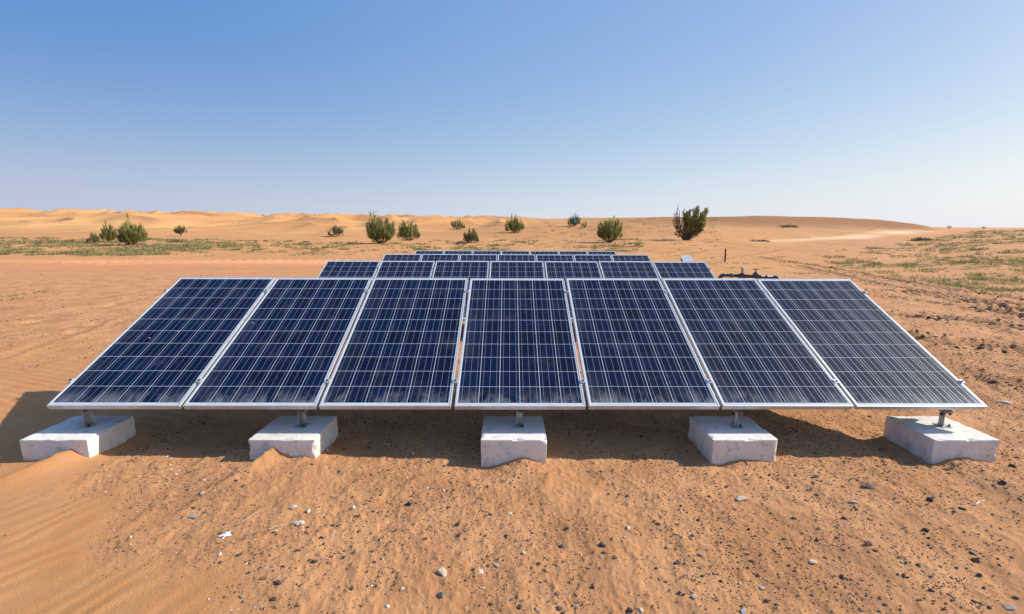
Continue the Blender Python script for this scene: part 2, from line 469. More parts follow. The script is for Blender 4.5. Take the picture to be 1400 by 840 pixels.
M = dict(
 sand=mat_sand(), cells=mat_cells(), concrete=mat_concrete(), alu=mat_alu(),
 steel=simple('galvanised_steel', (.48, .48, .47), (.34, .33, .31), 14, .5, .6, .15, .002),
 bolt=simple('rusty_bolt', (.10, .07, .05), (.05, .045, .04), 40, .6, .5),
 pipe=simple('black_pipe', (.030, .032, .036), (.07, .068, .066), 9, .38, 0, .1, .003),
 pipe2=simple('grey_fitting', (.16, .165, .17), (.09, .09, .095), 12, .45, .2),
 rust=simple('rusty_valve_iron', (.30, .10, .035), (.17, .06, .03), 30, .75, .1, .3, .003),
 whitecap=simple('pale_air_valve_cap', (.62, .63, .62), (.42, .42, .40), 14, .4),
 stake=simple('dark_stake_iron', (.05, .035, .03), (.08, .05, .04), 9, .8),
 cabinet=simple('pale_sheet_metal', (.60, .62, .63), (.48, .49, .49), 8, .45, .3),
 cabdark=simple('grey_sheet_metal', (.25, .26, .27), (.18, .19, .2), 8, .5, .3),
 s_dark=simple('dark_stone', (.10, .070, .052), (.055, .045, .040), 40, .9, 0, .6, .006),
 s_sand=simple('sandy_clod', (.50, .25, .110), (.36, .175, .080), 60, .95, 0, .7, .006),
 s_brown=simple('brown_clod', (.24, .13, .070), (.12, .070, .042), 40, .95, 0, .6, .006),
 s_grey=simple('grey_stone', (.34, .32, .31), (.22, .20, .19), 40, .85, 0, .5, .005),
 s_pale=simple('pale_stone', (.58, .46, .35), (.44, .34, .26), 30, .9, 0, .5, .005),
 s_white=simple('white_stone', (.66, .62, .57), (.52, .47, .42), 30, .8, 0, .4, .004),
 scrap=simple('white_scrap', (.74, .77, .84), (.60, .62, .68), 60, .6),
 blue=simple('blue_plastic', (.02, .30, .75), (.05, .42, .85), 6, .4),
 straw=simple('dry_straw', (.62, .47, .28), (.50, .38, .24), 20, .8),
 wood=simple('shrub_bark', (.13, .095, .065), (.08, .06, .045), 8, .95),
 dead=simple('dead_twigs', (.11, .085, .065), (.17, .13, .10), 4, .95),
 leaf_a=mat_leaf('shrub_green', (.26, .27, .085), (.38, .36, .13)),
 leaf_b=mat_leaf('shrub_dark_green', (.17, .19, .070), (.27, .265, .10)),
 leaf_c=mat_leaf('shrub_light_green', (.20, .225, .075), (.28, .28, .11)),
 leaf_d=mat_leaf('shrub_grey_green', (.19, .175, .105), (.13, .13, .07)),
 herb=mat_leaf('herb_green', (.145, .16, .055), (.24, .235, .095)),
 herb2=mat_leaf('dry_herb', (.40, .35, .16), (.27, .27, .11)),
)

# ------------------------------------------------------------------ object helpers
def link(o, parent=None):
    COL.objects.link(o)
    if parent is not None: o.parent = parent
    return o
def tag(o, label=None, cat=None, group=None, kind=None):
    for k, v in (('label', label), ('category', cat), ('group', group), ('kind', kind)):
        if v: o[k] = v
    return o
def empty(name, loc, rot=(0, 0, 0)):
    o = bpy.data.objects.new(name, None); o.location = loc; o.rotation_euler = rot
    o.empty_display_size = .1
    return link(o)
def from_bm(name, bm, mat, parent=None, smooth=False, matrix=None):
    me = bpy.data.meshes.new(name)
    bmesh.ops.recalc_face_normals(bm, faces=bm.faces)
    bm.to_mesh(me); bm.free()
    for m in (mat if isinstance(mat, (list, tuple)) else [mat]): me.materials.append(m)
    if smooth: me.shade_smooth()
    o = bpy.data.objects.new(name, me)
    return link(o, parent)
def from_np(name, V, F, mats, parent=None, mi=None, smooth=False):
    """F: (n,3) or (n,4) int array"""
    me = bpy.data.meshes.new(name)
    k = F.shape[1]
    me.vertices.add(len(V)); me.vertices.foreach_set('co', np.ascontiguousarray(V, np.float32).ravel())
    me.loops.add(F.size); me.loops.foreach_set('vertex_index', np.ascontiguousarray(F, np.int32).ravel())
    me.polygons.add(len(F)); me.polygons.foreach_set('loop_start', np.arange(0, F.size, k, dtype=np.int32))
    for m in (mats if isinstance(mats, (list, tuple)) else [mats]): me.materials.append(m)
    if mi is not None: me.polygons.foreach_set('material_index', np.ascontiguousarray(mi, np.int32))
    me.polygons.foreach_set('use_smooth', np.full(len(F), smooth))
    me.update(calc_edges=True)
    o = bpy.data.objects.new(name, me)
    return link(o, parent)
def box(bm, c, s, bevel=0, M4=None):
    r = bmesh.ops.create_cube(bm, size=1)
    vs = r['verts']
    bmesh.ops.scale(bm, vec=s, verts=vs)
    bmesh.ops.translate(bm, vec=c, verts=vs)
    if bevel:
        es = list({e for v in vs for e in v.link_edges})
        rr = bmesh.ops.bevel(bm, geom=es, offset=bevel, segments=2, affect='EDGES', profile=.6)
        vs = list({v for f in rr['faces'] for v in f.verts} | {v for v in vs if v.is_valid})
    if M4 is not None: bmesh.ops.transform(bm, matrix=M4, verts=[v for v in vs if v.is_valid])
    return vs
def tube(bm, pts, r, seg=12, cap=True):
    """tube through points; r a number or list"""
    pts = [Vector(p) for p in pts]
    rs = r if isinstance(r, (list, tuple)) else [r]*len(pts)
    rings = []
    up = Vector((0, 0, 1))
    for i, p in enumerate(pts):
        a = pts[max(i-1, 0)]; b = pts[min(i+1, len(pts)-1)]
        d = (b-a).normalized()
        ref = up if abs(d.z) < .9 else Vector((0, 1, 0))
        u = d.cross(ref).normalized(); v = u.cross(d)
        rings.append([bm.verts.new(p+(u*math.cos(2*math.pi*k/seg)+v*math.sin(2*math.pi*k/seg))*rs[i]) for k in range(seg)])
    for i in range(len(rings)-1):
        for k in range(seg):
            if i and False: pass
            try: bm.faces.new((rings[i][k], rings[i][(k+1) % seg], rings[i+1][(k+1) % seg], rings[i+1][k]))
            except ValueError: pass
    if cap:
        bm.faces.new(rings[0]); bm.faces.new(rings[-1])
def lathe(bm, c, axis, prof, seg=16):
    """prof: list of (distance along axis, radius)"""
    c = Vector(c); ax = Vector(axis).normalized()
    tube(bm, [c+ax*h for h, r in prof], [max(r, 1e-4) for h, r in prof], seg)

# ------------------------------------------------------------------ ground sheet
def build_ground():
    rr = [.25]
    while rr[-1] < 7: rr.append(rr[-1]+max(.010, rr[-1]*.0042) if rr[-1] > 1.3 else rr[-1]+.05)
    while rr[-1] < 60: rr.append(rr[-1]*(1.0036 if 24 < rr[-1] < 44 else 1.008))
    while rr[-1] < 300: rr.append(rr[-1]*1.0075)
    while rr[-1] < 4200: rr.append(rr[-1]*1.04)
    rr = np.array(rr)
    front = np.arange(-62, 62.01, .115)
    back = np.arange(66, 298, 4.0)
    az = np.radians(np.concatenate([front, back]))
    na, nr = len(az), len(rr)
    A, Rr = np.meshgrid(az, rr, indexing='ij')
    X = np.sin(A)*Rr; Y = np.cos(A)*Rr
    Z = height(X, Y)
    V = np.stack([X, Y, Z], -1).reshape(-1, 3)
    V = np.vstack([V, [[0, 0, 0.0]]])
    i = np.arange(na)[:, None]; j = np.arange(nr-1)[None, :]
    i2 = (i+1) % na
    F = np.stack([i*nr+j, i2*nr+j, i2*nr+j+1, i*nr+j+1], -1).reshape(-1, 4)[:, ::-1]
    o = from_np('ground', V, F, M['sand'], smooth=True)
    me = o.data
    Xf, Yf = V[:, 0], V[:, 1]
    sm = smooth_mask(Xf, Yf)
    tr, _ = track_amount(Xf, Yf)
    s = Xf/np.maximum(Yf, 8)
    at = {}
    at['grit'] = (1-sm)*sstep(25, 14, Yf)
    at['brown'] = sstep(72, 90, Yf)*sstep(.25, .45, s)*sstep(1., .9, s)
    sd_, _ = soft_amount(Xf, Yf)
    at['track'] = np.maximum(tr, .55*sd_)*np.clip(.55+.9*fbm(Xf*.9, Yf*.9, 120, 3), 0, 1)
    at['dune'] = sstep(52, 85, Yf+8*fbm(Xf*.05, Yf*.05, 130, 2))*sstep(1.05, .8, s)
    cp = sstep(14, 19, Yf+.05*Xf)*sstep(33, 29, Yf+2*fbm(Xf*.1, Yf*.1, 131, 2))*sstep(6, -2, Xf)
    cp = np.maximum(cp, sstep(30, 36, Yf)*sstep(62, 45, Yf)*sstep(.55, .72, s)*sstep(1.02, .9, s))
    at['compact'] = cp
    pl = gp((1040, 345), (1100, 336))  # placeholder line
    d, _ = poly_dist(s, np.log(np.maximum(Yf, 8)), [(.60, math.log(50)), (.72, math.log(58)), (.84, math.log(70)), (.93, math.log(88))])
    at['pale'] = 1.0*np.exp(-(d/.042)**2)*np.clip(.9+.8*fbm(Xf*.08, Yf*.08, 140, 2), 0, 1)
    gl_ = sstep(31, 35, Yf)*sstep(56, 46, Yf)*sstep(.35, .0, s)*np.clip(.35+1.2*fbm(Xf*.12, Yf*.2, 141, 3), 0, 1)
    gr_ = sstep(.60, .80, s-.01*(30-Yf)*0)*sstep(13, 18, Yf)*sstep(70, 50, Yf)*np.clip(.2+1.2*fbm(Xf*.25, Yf*.25, 142, 3), 0, 1)*.6
    at['green'] = np.clip(np.maximum(gl_, gr_), 0, 1)
    cl = np.clip(.1+1.3*fbm(Xf*.5, Yf*.35, 150, 3), 0, 1)*sstep(4.5, 8, Yf)*sstep(24, 15, Yf)*(1-sm)
    cl = np.maximum(cl*.85, cl*sstep(2.5, 6, Xf)*1.5)
    md = sstep(30, 50, Yf)*sstep(110, 70, Yf)*np.clip(.0+1.2*fbm(Xf*.1, Yf*.15, 151, 3), 0, 1)*.5*sstep(-.1, .1, s)
    at['clod'] = np.clip(np.maximum(cl, md), 0, 1)
    at['rib'] = sstep(80, 100, Yf)*sstep(.2, .5, s)*sstep(1., .9, s)
    for k, v in at.items():
        a = me.attributes.new(k, 'FLOAT', 'POINT'); a.data.foreach_set('value', np.ascontiguousarray(v, np.float32))
    tag(o, kind='structure')
build_ground()

# ------------------------------------------------------------------ solar panels
PW, PL, PD, LIP = .988, 1.700, .040, .012
PITCHX = 1.0145
TILT = R(28.5)
ct, st_ = math.cos(TILT), math.sin(TILT)

def frame_bm():
    bm = bmesh.new()
    hw = PW/2
    def bar(x0, x1, y0, y1):
        box(bm, ((x0+x1)/2, (y0+y1)/2, -PD/2), (x1-x0, y1-y0, PD), .0015)
    bar(-hw, hw, 0, LIP); bar(-hw, hw, PL-LIP, PL)
    bar(-hw, -hw+LIP, LIP+.0008, PL-LIP-.0008); bar(hw-LIP, hw, LIP+.0008, PL-LIP-.0008)
    # return flanges at the back of the profile
    box(bm, (0, LIP+.011, -PD+.0015), (PW-2*LIP-.002, .020, .002)); box(bm, (0, PL-LIP-.011, -PD+.0015), (PW-2*LIP-.002, .020, .002))
    return bm
def glass_bm():
    bm = bmesh.new()
    box(bm, (0, PL/2, -.0055), (PW-2*LIP-.001, PL-2*LIP-.001, .006))
    return bm
protoP = None
ORD = ['leftmost', 'second', 'third', 'middle', 'fifth', 'sixth', 'rightmost']
ROWN = ['front row', 'second row', 'third row', 'rearmost row']
ROWS = [(.085, 4.591, 1.194), (.144, 8.19, 1.142), (.200, 11.77, 1.089), (.230, 15.60, 1.027)]
def copy_tree(o, parent=None):
    c = o.copy(); COL.objects.link(c); c.parent = parent
    for ch in list(o.children): copy_tree(ch, c)
    return c
def row_base(r):
    cx, ty, tz = ROWS[r]
    return Vector((cx, ty-PL*ct, tz-PL*st_))
for r in range(4):
    b = row_base(r)
    for k in range(7):
        if protoP is None:
            protoP = empty('solar_panel', (0, 0, 0))
            from_bm('frame', frame_bm(), M['alu'], protoP)
            from_bm('glass_face', glass_bm(), M['cells'], protoP)
            p = protoP
        else: p = copy_tree(protoP)
        jx, jz = random.uniform(-.0015, .0015), random.uniform(-.002, .002)
        p.location = b+Vector(((k-3)*PITCHX+jx, 0, jz))
        p.rotation_euler = (TILT+R(random.uniform(-.08, .08)), 0, 0)
        o_ = {0: 'leftmost', 3: 'middle', 6: 'rightmost'}.get(k)
        look = ['large dark blue solar panel', 'half hidden dark blue solar panel',
                'low strip of solar panel', 'thin top strip of solar panel'][r]
        which = f'{o_} in the {ROWN[r]}' if o_ else f'{ORD[k]} from the left in the {ROWN[r]}'
        tag(p, f'{look}, {which}', 'solar panel', f'solar panels of the {ROWN[r]}')

# racks
XB = [bx for bx, by in BLOCKS]
def rack(r, foot_front):
    b = row_base(r)
    root = empty('mounting_rack', b, (0, 0, 0))
    tl = Matrix.Rotation(TILT, 4, 'X')
    RAILV = (.25, 1.46)
    for v in RAILV:
        bm = bmesh.new(); box(bm, (0, v, -PD-.0315), (7*PITCHX+.02, .040, .060), .002, tl)
        from_bm('rail', bm, M['alu'], root)
    offs = [x-ROWS[0][0]+.055 for x in XB]
    for i, ox in enumerate(offs):
        bm = bmesh.new()
        # C-channel beam lying under the rails
        box(bm, (ox, .79, -PD-.0645), (.050, 1.53, .004), 0, tl)
        box(bm, (ox-.0235, .79, -PD-.0865), (.003, 1.53, .040), 0, tl)
        box(bm, (ox+.0235, .79, -PD-.0865), (.003, 1.53, .040), 0, tl)
        from_bm('beam', bm, M['steel'], root)
        # front post: angle plate bolted to the block
        yf = .10; v = yf/ct
        ztop = v*st_-(PD+.090)*1.0
        zb = foot_front-b.z
        px = ox-.001
        bm = bmesh.new()
        box(bm, (px-.0285, yf, (ztop+zb)/2+.003), (.004, .042, ztop-zb-.002), 0)
        box(bm, (px-.006, yf+.0235, (ztop-.03+zb)/2), (.041, .004, ztop-.034-zb), 0)
        box(bm, (px-.012, yf, zb+.0035), (.085, .085, .005), .001)
        fp = from_bm('post', bm, M['steel'], root)
        bm = bmesh.new()
        lathe(bm, (px-.036, yf, ztop-.028), (-1, 0, 0), [(0, .014), (.002, .014), (.003, .010), (.009, .010)], 6)
        from_bm('bolt', bm, M['bolt'], fp)
        bm = bmesh.new()
        lathe(bm, (px+.012, yf-.026, zb+.006), (0, 0, 1), [(0, .011), (.003, .011), (.004, .008), (.012, .008), (.0125, .004), (.022, .004)], 6)
        from_bm('bolt', bm, M['bolt'], fp)
        # rear post to the sand
        yr = 1.28; v = yr/ct
        ztop = v*st_-(PD+.10)
        zb = float(height(b.x+ox, b.y+yr))-.03-b.z
        bm = bmesh.new()
        box(bm, (px-.0285, yr, (ztop+zb)/2), (.004, .05, ztop-zb), 0)
        box(bm, (px-.006, yr+.027, (ztop-.02+zb)/2), (.041, .004, ztop-.02-zb), 0)
        from_bm('post', bm, M['steel'], root)
    for i in range(8):
        for v in RAILV:
            x = (i-3.5)*PITCHX+(.004 if i == 0 else -.004 if i == 7 else 0)
            cw = .026 if i in (0, 7) else .044
            bm = bmesh.new()
            box(bm, (x, v, -.018), (.020, .04, .042), .001, tl)
            box(bm, (x, v, .0052), (cw, .036, .004), .001, tl)
            q = from_bm('clamp', bm, M['alu'], root)
            bm = bmesh.new()
            c = tl @ Vector((x, v, .0078)); n = tl.to_3x3() @ Vector((0, 0, 1))
            lathe(bm, c, n, [(0, .009), (.005, .009), (.0055, .005)], 6)
            from_bm('bolt', bm, M['bolt'], q)
    tag(root, ['metal rack of rails, posts and clamps holding the front row of panels',
               'metal rack and clamps under the second row of panels',
               'metal rack and clamps under the third row of panels',
               'metal rack and clamps under the rearmost row of panels'][r], 'mounting rack', 'racks that carry the solar panels')
for r in range(4):
    b = row_base(r)
    rack(r, BLOCK_TOP if r == 0 else float(height(b.x, b.y+.08))-.02)

# ------------------------------------------------------------------ concrete blocks
BL = ['white concrete block with a ragged back edge under the left end of the front row',
      'white concrete block with a chipped corner and a sand drift, second from the left',
      'white concrete block under the middle panel, facing the camera squarely',
      'white concrete block with a diagonal hairline, second from the right',
      'white sunlit concrete block under the right end of the front row']
def block(k, x, y):
    bm = bmesh.new()
    box(bm, (0, 0, .06), (BLOCK_W, BLOCK_D, .24), 0)
    bmesh.ops.subdivide_edges(bm, edges=bm.edges[:], cuts=22, use_grid_fill=True)
    hx, hy = BLOCK_W/2, BLOCK_D/2
    for v in bm.verts:
        c = v.co
        ex = abs(abs(c.x)-hx) < 1e-4; ey = abs(abs(c.y)-hy) < 1e-4; ez = abs(c.z-.18) < 1e-4
        n = (ex+ey+ez)
        X, Y, Z = c.x+k*7, c.y, c.z
        w = float(perlin(X*9+Z*7, Y*9+Z*5, 200+k))
        w2 = float(perlin(X*38+Z*21, Y*38-Z*33, 230+k))
        if n >= 2:   # worn arrises
            q = .0025+.0035*max(0, w2)+(.030*max(0, w-.25))
            if ex: c.x -= math.copysign(q, c.x)
            if ey: c.y -= math.copysign(q, c.y)
            if ez: c.z -= q
        else:
            d = .0012*w+.0007*w2
            if ex: c.x += d
            if ey: c.y += d
            if ez: c.z += d
        if k == 0 and ex and c.x > 0 and c.y > hy-.03:
            c.x -= .010+.012*float(perlin(Z*40, 3.3, 9)); c.y -= .004
        if k == 1 and ex and ey and c.x > 0 and c.y < 0 and .06 < c.z < .165:
            c.x -= .010*max(0, float(perlin(Z*45, .5, 19))+.5); c.y += .006
    o = from_bm('concrete_block', bm, M['concrete'], None, True)
    for p in o.data.polygons: p.use_smooth = True
    o.data.set_sharp_from_angle(angle=R(40))
    o.location = (x, y, 0)
    o.rotation_euler = (0, 0, R([.6, -.4, .0, .5, -.5][k]))
    tag(o, BL[k], 'concrete block', 'concrete blocks that hold the front row down')
for k, (x, y) in enumerate(BLOCKS): block(k, x, y)

# ------------------------------------------------------------------ pipe with valves
def pipework():
    Y0 = 11.2
    def P(px, py, Y=Y0): return Vector(at_depth(px, py, Y))
    a = P(984.5, 376.2, Y0+.15); c = P(1066, 380, Y0-.35)
    a = Vector((a.x, a.y, a.z)); c = Vector((c.x, c.y, c.z))
    root = empty('pipe_manifold', (a.x, a.y, float(height(a.x, a.y))))
    base = root.location.copy()
    L = lambda p: Vector(p)-base
    d = (c-a).normalized(); rr = .040
    def along(t): return a+(c-a)*t
    def gz(p): return float(height(p.x, p.y))
    def elbow(p, dirin, n=7, rad=.10):
        # quarter bend from travel direction dirin to straight down; p is the corner
        pts = []
        s = p-dirin*rad; 
        for i in range(n+1):
            t = i/n*math.pi/2
            pts.append(s+dirin*rad*math.sin(t)+Vector((0, 0, -rad*(1-math.cos(t)))))
        return pts
    bm = bmesh.new(); tube(bm, [L(along(.10)), L(along(.90))], rr, 16); from_bm('pipe', bm, M['pipe'], root, True)
    e1 = elbow(a, -d); e1 = [along(.10)]+e1
    bm = bmesh.new(); tube(bm, [L(q) for q in e1], rr*1.22, 16); from_bm('elbow', bm, M['pipe'], root, True)
    e2 = elbow(c, d); e2 = [along(.90)]+e2
    bm = bmesh.new(); tube(bm, [L(q) for q in e2], rr*1.22, 16); from_bm('elbow', bm, M['pipe'], root, True)
    for e in (e1, e2):
        q = e[-1]; bm = bmesh.new(); tube(bm, [L(q), L(Vector((q.x, q.y, gz(q)-.1)))], rr, 16)
        from_bm('riser', bm, M['pipe'], root, True)
    def collar(t, w, r1, mat, name='collar'):
        bm = bmesh.new(); q = along(t)
        lathe(bm, L(q-d*w/2), d, [(0, r1*.86), (w*.12, r1), (w*.88, r1), (w, r1*.86)], 16)
        return from_bm(name, bm, M[mat], root)
    collar(.185, .13, rr*1.25, 'pipe2', 'union'); collar(.20, .05, rr*1.5, 'pipe2', 'union')
    collar(.32, .10, rr*1.2, 'pipe'); collar(.48, .09, rr*1.15, 'pipe'); collar(.67, .08, rr*1.3, 'pipe'); collar(.78, .06, rr*1.15, 'pipe')
    # air valve with a pale round cap
    q = along(.375)
    bm = bmesh.new(); lathe(bm, L(q-d*.085), d, [(0, rr*1.3), (.02, rr*1.45), (.15, rr*1.45), (.17, rr*1.3)], 16)
    lathe(bm, L(q), (0, 0, 1), [(0, .045), (.075, .042), (.085, .02), (.14, .018)], 14)
    av = from_bm('air_valve', bm, M['pipe'], root)
    bm = bmesh.new(); lathe(bm, L(q+Vector((0, 0, .135))), (0, 0, 1), [(0, .022), (.015, .040), (.05, .046), (.085, .040), (.10, .02), (.102, .002)], 16)
    from_bm('cap', bm, M['whitecap'], av, True)
    # gate valve with a rusty handwheel
    q = along(.60)
    bm = bmesh.new(); lathe(bm, L(q-d*.07), d, [(0, rr*1.45), (.025, rr*1.5), (.03, rr*1.15), (.11, rr*1.15), (.115, rr*1.5), (.14, rr*1.45)], 16)
    lathe(bm, L(q), (0, 0, 1), [(0, .05), (.07, .048), (.072, .058), (.09, .058), (.095, .032), (.13, .024), (.132, .012), (.20, .010)], 14)
    gv = from_bm('gate_valve', bm, M['pipe'], root)
    bm = bmesh.new(); cc = L(q+Vector((0, 0, .19)))
    ring = [cc+Vector((math.cos(2*math.pi*i/20)*.066, math.sin(2*math.pi*i/20)*.066, 0)) for i in range(21)]
    tube(bm, ring, .009, 8, False)
    for i in range(4):
        an = math.pi*i/2+.3
        tube(bm, [cc, cc+Vector((math.cos(an)*.066, math.sin(an)*.066, 0))], .007, 6)
    lathe(bm, cc-Vector((0, 0, .014)), (0, 0, 1), [(0, .017), (.03, .017)], 10)
    from_bm('handwheel', bm, M['rust'], gv)
    tag(root, 'black water pipe on two risers with a rusty handwheel valve behind the front row', 'pipe')
pipework()

# stake
p = ground_hit(991.3, 358.3)
bm = bmesh.new()
hh = .79*p[1]/28*1.0
box(bm, (0, 0, hh/2-.03), (.075, .075, hh+.06), .012)
box(bm, (0, 0, hh+.012), (.095, .095, .03), .010)
o = from_bm('stake', bm, M['stake']); o.location = p; o.rotation_euler = (R(1), R(-3.2), 0)
tag(o, 'short dark upright stake standing alone in the sand beyond the pipe', 'stake')

# small pale cabinet with sloping lid, right behind the second row
def cabinet():
    q = at_depth(939, 353, 13.2)
    gz = float(height(q[0], q[1]))
    root = empty('control_cabinet', (q[0], q[1], gz), (0, 0, R(-4)))
    zt = q[2]-gz
    W, D_, = .26, .30
    bm = bmesh.new()
    v = [bm.verts.new(c) for c in [(-W/2, -D_/2, zt-.30), (W/2, -D_/2, zt-.30), (W/2, D_/2, zt-.30), (-W/2, D_/2, zt-.30),
                                   (-W/2, -D_/2, zt-.10), (W/2, -D_/2, zt-.10), (W/2, D_/2, zt+.045), (-W/2, D_/2, zt+.045)]]
    for f in [(0, 1, 2, 3), (4, 5, 6, 7), (0, 1, 5, 4), (1, 2, 6, 5), (2, 3, 7, 6), (3, 0, 4, 7)]: bm.faces.new([v[i] for i in f])
    from_bm('case', bm, M['cabdark'], root)
    bm = bmesh.new()
    an = math.atan2(.145, D_)
    mt = Matrix.Translation((0, 0, zt-.02)) @ Matrix.Rotation(an, 4, 'X')
    box(bm, (0, 0, 0), (W+.04, D_/math.cos(an)+.04, .022), .004, mt)
    from_bm('lid', bm, M['cabinet'], root)
    bm = bmesh.new(); tube(bm, [(0, 0, zt-.31), (0, 0, -.1)], .03, 12); from_bm('post', bm, M['steel'], root)
    tag(root, 'small pale metal cabinet with sloping lid showing above the second row', 'cabinet')
cabinet()

# ------------------------------------------------------------------ shrubs
def blades(base, tip, w, jitter):
    """thin tapering quads from base to tip (n,3)"""
    n = len(base); d = tip-base
    side = np.cross(d, rng.normal(size=(n, 3))); side /= np.linalg.norm(side, axis=1)[:, None]+1e-9
    side = side*w[:, None]
    midp = base+d*.55+rng.normal(size=(n, 3))*jitter
    V = np.stack([base-side*.6, base+side*.6, midp+side, tip, midp-side], 1)
    return V
def blade_mesh(name, V, mats, parent, mi=None):
    n = len(V)
    idx = np.arange(n)[:, None]*5
    F1 = idx+np.array([[0, 1, 2, 4]]); F2 = idx+np.array([[4, 2, 3]])
    # triangulate all for one array
    F = np.concatenate([idx+np.array([[0, 1, 2]]), idx+np.array([[0, 2, 4]]), F2], 0)
    if mi is not None: mi = np.tile(mi, 3)
    return from_np(name, V.reshape(-1, 3), F, mats, parent, mi)

def broom(n_stems, h, w, lean=0., flat_top=.0, seed=0, per=36, twig=.22, droop=.0, low=.18, spread=1.0):
    """returns stem curves and twig blades for a broom-like desert shrub, base at origin"""
    r = np.random.default_rng(seed)
    stems = []; B = []; T = []
    for i in range(n_stems):
        an = r.uniform(0, 2*math.pi); rad = math.sqrt(r.uniform(0, 1))*w/2
        k = rad/(w/2)
        lump = .84+.75*float(perlin(np.array(math.cos(an)*1.8+seed), np.array(math.sin(an)*1.8+k*1.4), seed+3))
        hh = h*(1-.30*k**2.5)*lump*r.uniform(.78, 1.03)
        if i % 4 == 0: hh *= r.uniform(.4, .75)
        end = np.array([math.cos(an)*rad*spread+lean*hh, math.sin(an)*rad*spread, hh])
        start = np.array([math.cos(an)*rad*.10, math.sin(an)*rad*.10, 0])
        bow = np.array([math.cos(an)*rad*.22, math.sin(an)*rad*.22, -hh*.02*k])
        t = np.linspace(0, 1, 5)[:, None]
        pts = start+(end-start)*t+bow*np.sin(t*math.pi)
        stems.append(pts)
        lw = low+.38*k
        tt = lw+(1-lw)*r.uniform(0, 1, per)**.8
        seg = np.minimum((tt*4).astype(int), 3); f = (tt*4-seg)[:, None]
        b = pts[seg]*(1-f)+pts[seg+1]*f
        dirv = (pts[seg+1]-pts[seg]); dirv /= np.linalg.norm(dirv, axis=1)[:, None]
        dv = dirv*1.5+r.normal(size=(per, 3))*.42+np.array([0, 0, .15-droop])
        dv /= np.linalg.norm(dv, axis=1)[:, None]
        ln = h*twig*r.uniform(.5, 1.2, per)
        B.append(b); T.append(b+dv*ln[:, None])
    return stems, np.vstack(B), np.vstack(T)

def shrub(px, pb, pt, wpx, label, name='desert_shrub', mats=('leaf_a', 'leaf_b'), stems=70, per=60, seed=1, two=None, group='shrubs scattered before the dunes', dens=1., low=.15, cat='shrub', lean=0., twig=.2, minr=.018, trunk=0.):
    g = ground_hit(px, pb); Y = g[1]
    zc = Y*math.cos(PITCH)+(H-g[2])*math.sin(PITCH)
    h = (pb-pt)/595*zc*1.02; w = wpx/595*zc
    root = empty(name, (g[0], g[1], g[2]-.04))
    st, B, T = broom(stems, h*(1-trunk)*.93, w*.86, lean, seed=seed, per=int(per*dens), low=low, twig=twig)
    off = np.array([0, 0, h*trunk])
    bm = bmesh.new()
    for i, s in enumerate(st):
        if i % 3 == 0: tube(bm, [tuple(q+off) for q in s], [h*minr*.55, h*minr*.42, h*minr*.3, h*minr*.2, h*minr*.08], 5)
    if trunk:
        tube(bm, [(0, 0, -.1), (.01*h, 0, h*trunk*.6), (0, 0, h*trunk*1.15)], [h*.05, h*.035, h*.03], 8)
    tr = from_bm('trunk', bm, M['wood'], root)
    wd = np.full(len(B), 1.0)*h*.0055*rng.uniform(.7, 1.5, len(B))
    V = blades(B+off, T+off, wd*1.15, h*.01)
    mi = (rng.random(len(B)) < .42).astype(int)
    blade_mesh('crown', V, [M[m] for m in mats], root, mi)
    tag(root, label, cat, group)
    return root
SH = [
 (128.5, 332.5, 319, 17, 'small olive shrub at the left end of the far left clump', dict(seed=1, stems=50, mats=('leaf_a', 'leaf_d'))),
 (150, 330.5, 309, 21, 'rounded dark green shrub between a small shrub and the tall left one', dict(seed=2, stems=80, mats=('leaf_b', 'leaf_a'))),
 (182, 335.5, 302, 36, 'tall feathery green shrub at the right end of the far left clump', dict(seed=3, stems=110, mats=('leaf_a', 'leaf_c'))),
 (458, 301.5, 296.5, 11, 'tiny dark shrub up on the dune crest, left of the centre', dict(seed=5, stems=40, per=24, mats=('leaf_b', 'leaf_b'))),
 (459, 323.5, 308.5, 23, 'low dark shrub below the tiny one on the dune crest', dict(seed=6, stems=70, mats=('leaf_b', 'leaf_d'))),
 (521, 333, 299, 42, 'large feathery shrub casting a long shadow to its left', dict(seed=7, stems=120, mats=('leaf_a', 'leaf_b'))),
 (559, 329, 305, 34, 'dark green shrub standing just right of the large feathery shrub', dict(seed=8, stems=95, mats=('leaf_b', 'leaf_a'))),
 (626, 313.5, 301, 24, 'flat dark shrub on the rise above the light green tussock', dict(seed=9, stems=80, mats=('leaf_b', 'leaf_b'))),
 (643.5, 332, 313, 25, 'light green tussock-like shrub on a small pale sand mound', dict(seed=10, stems=80, mats=('leaf_c', 'leaf_d'), low=.05)),
 (703.5, 318, 298, 29, 'dense rounded shrub behind the middle of the solar rows', dict(seed=11, stems=100, mats=('leaf_b', 'leaf_a'))),
 (784.5, 309.5, 295, 20, 'dark round shrub with a blue scrap caught in it', dict(seed=12, stems=75, mats=('leaf_b', 'leaf_b'))),
 (798, 312, 302, 11, 'very small round shrub beside the shrub with the blue scrap', dict(seed=13, stems=45, per=24, mats=('leaf_b', 'leaf_b'))),
 (833, 331, 300.5, 38, 'broad spiky shrub above the right end of the third panel row', dict(seed=14, stems=115, mats=('leaf_a', 'leaf_b'))),
]
for px, pb, pt, w, lab, kw in SH: shrub(px, pb, pt, w, lab, **kw)
shrub(247.5, 323.5, 309, 17, 'small round bush on a short pale stem, alone at the foot of the left dunes', seed=4, stems=70, mats=('leaf_d', 'leaf_b'), trunk=.2)
shrub(1297, 314, 308.5, 6, 'tiny distant tree on the horizon just right of the long dune', name='distant_tree', seed=40, stems=30, per=20, mats=('leaf_b', 'leaf_b'), trunk=.25, cat='tree', group='far trees on the right horizon', twig=.3)
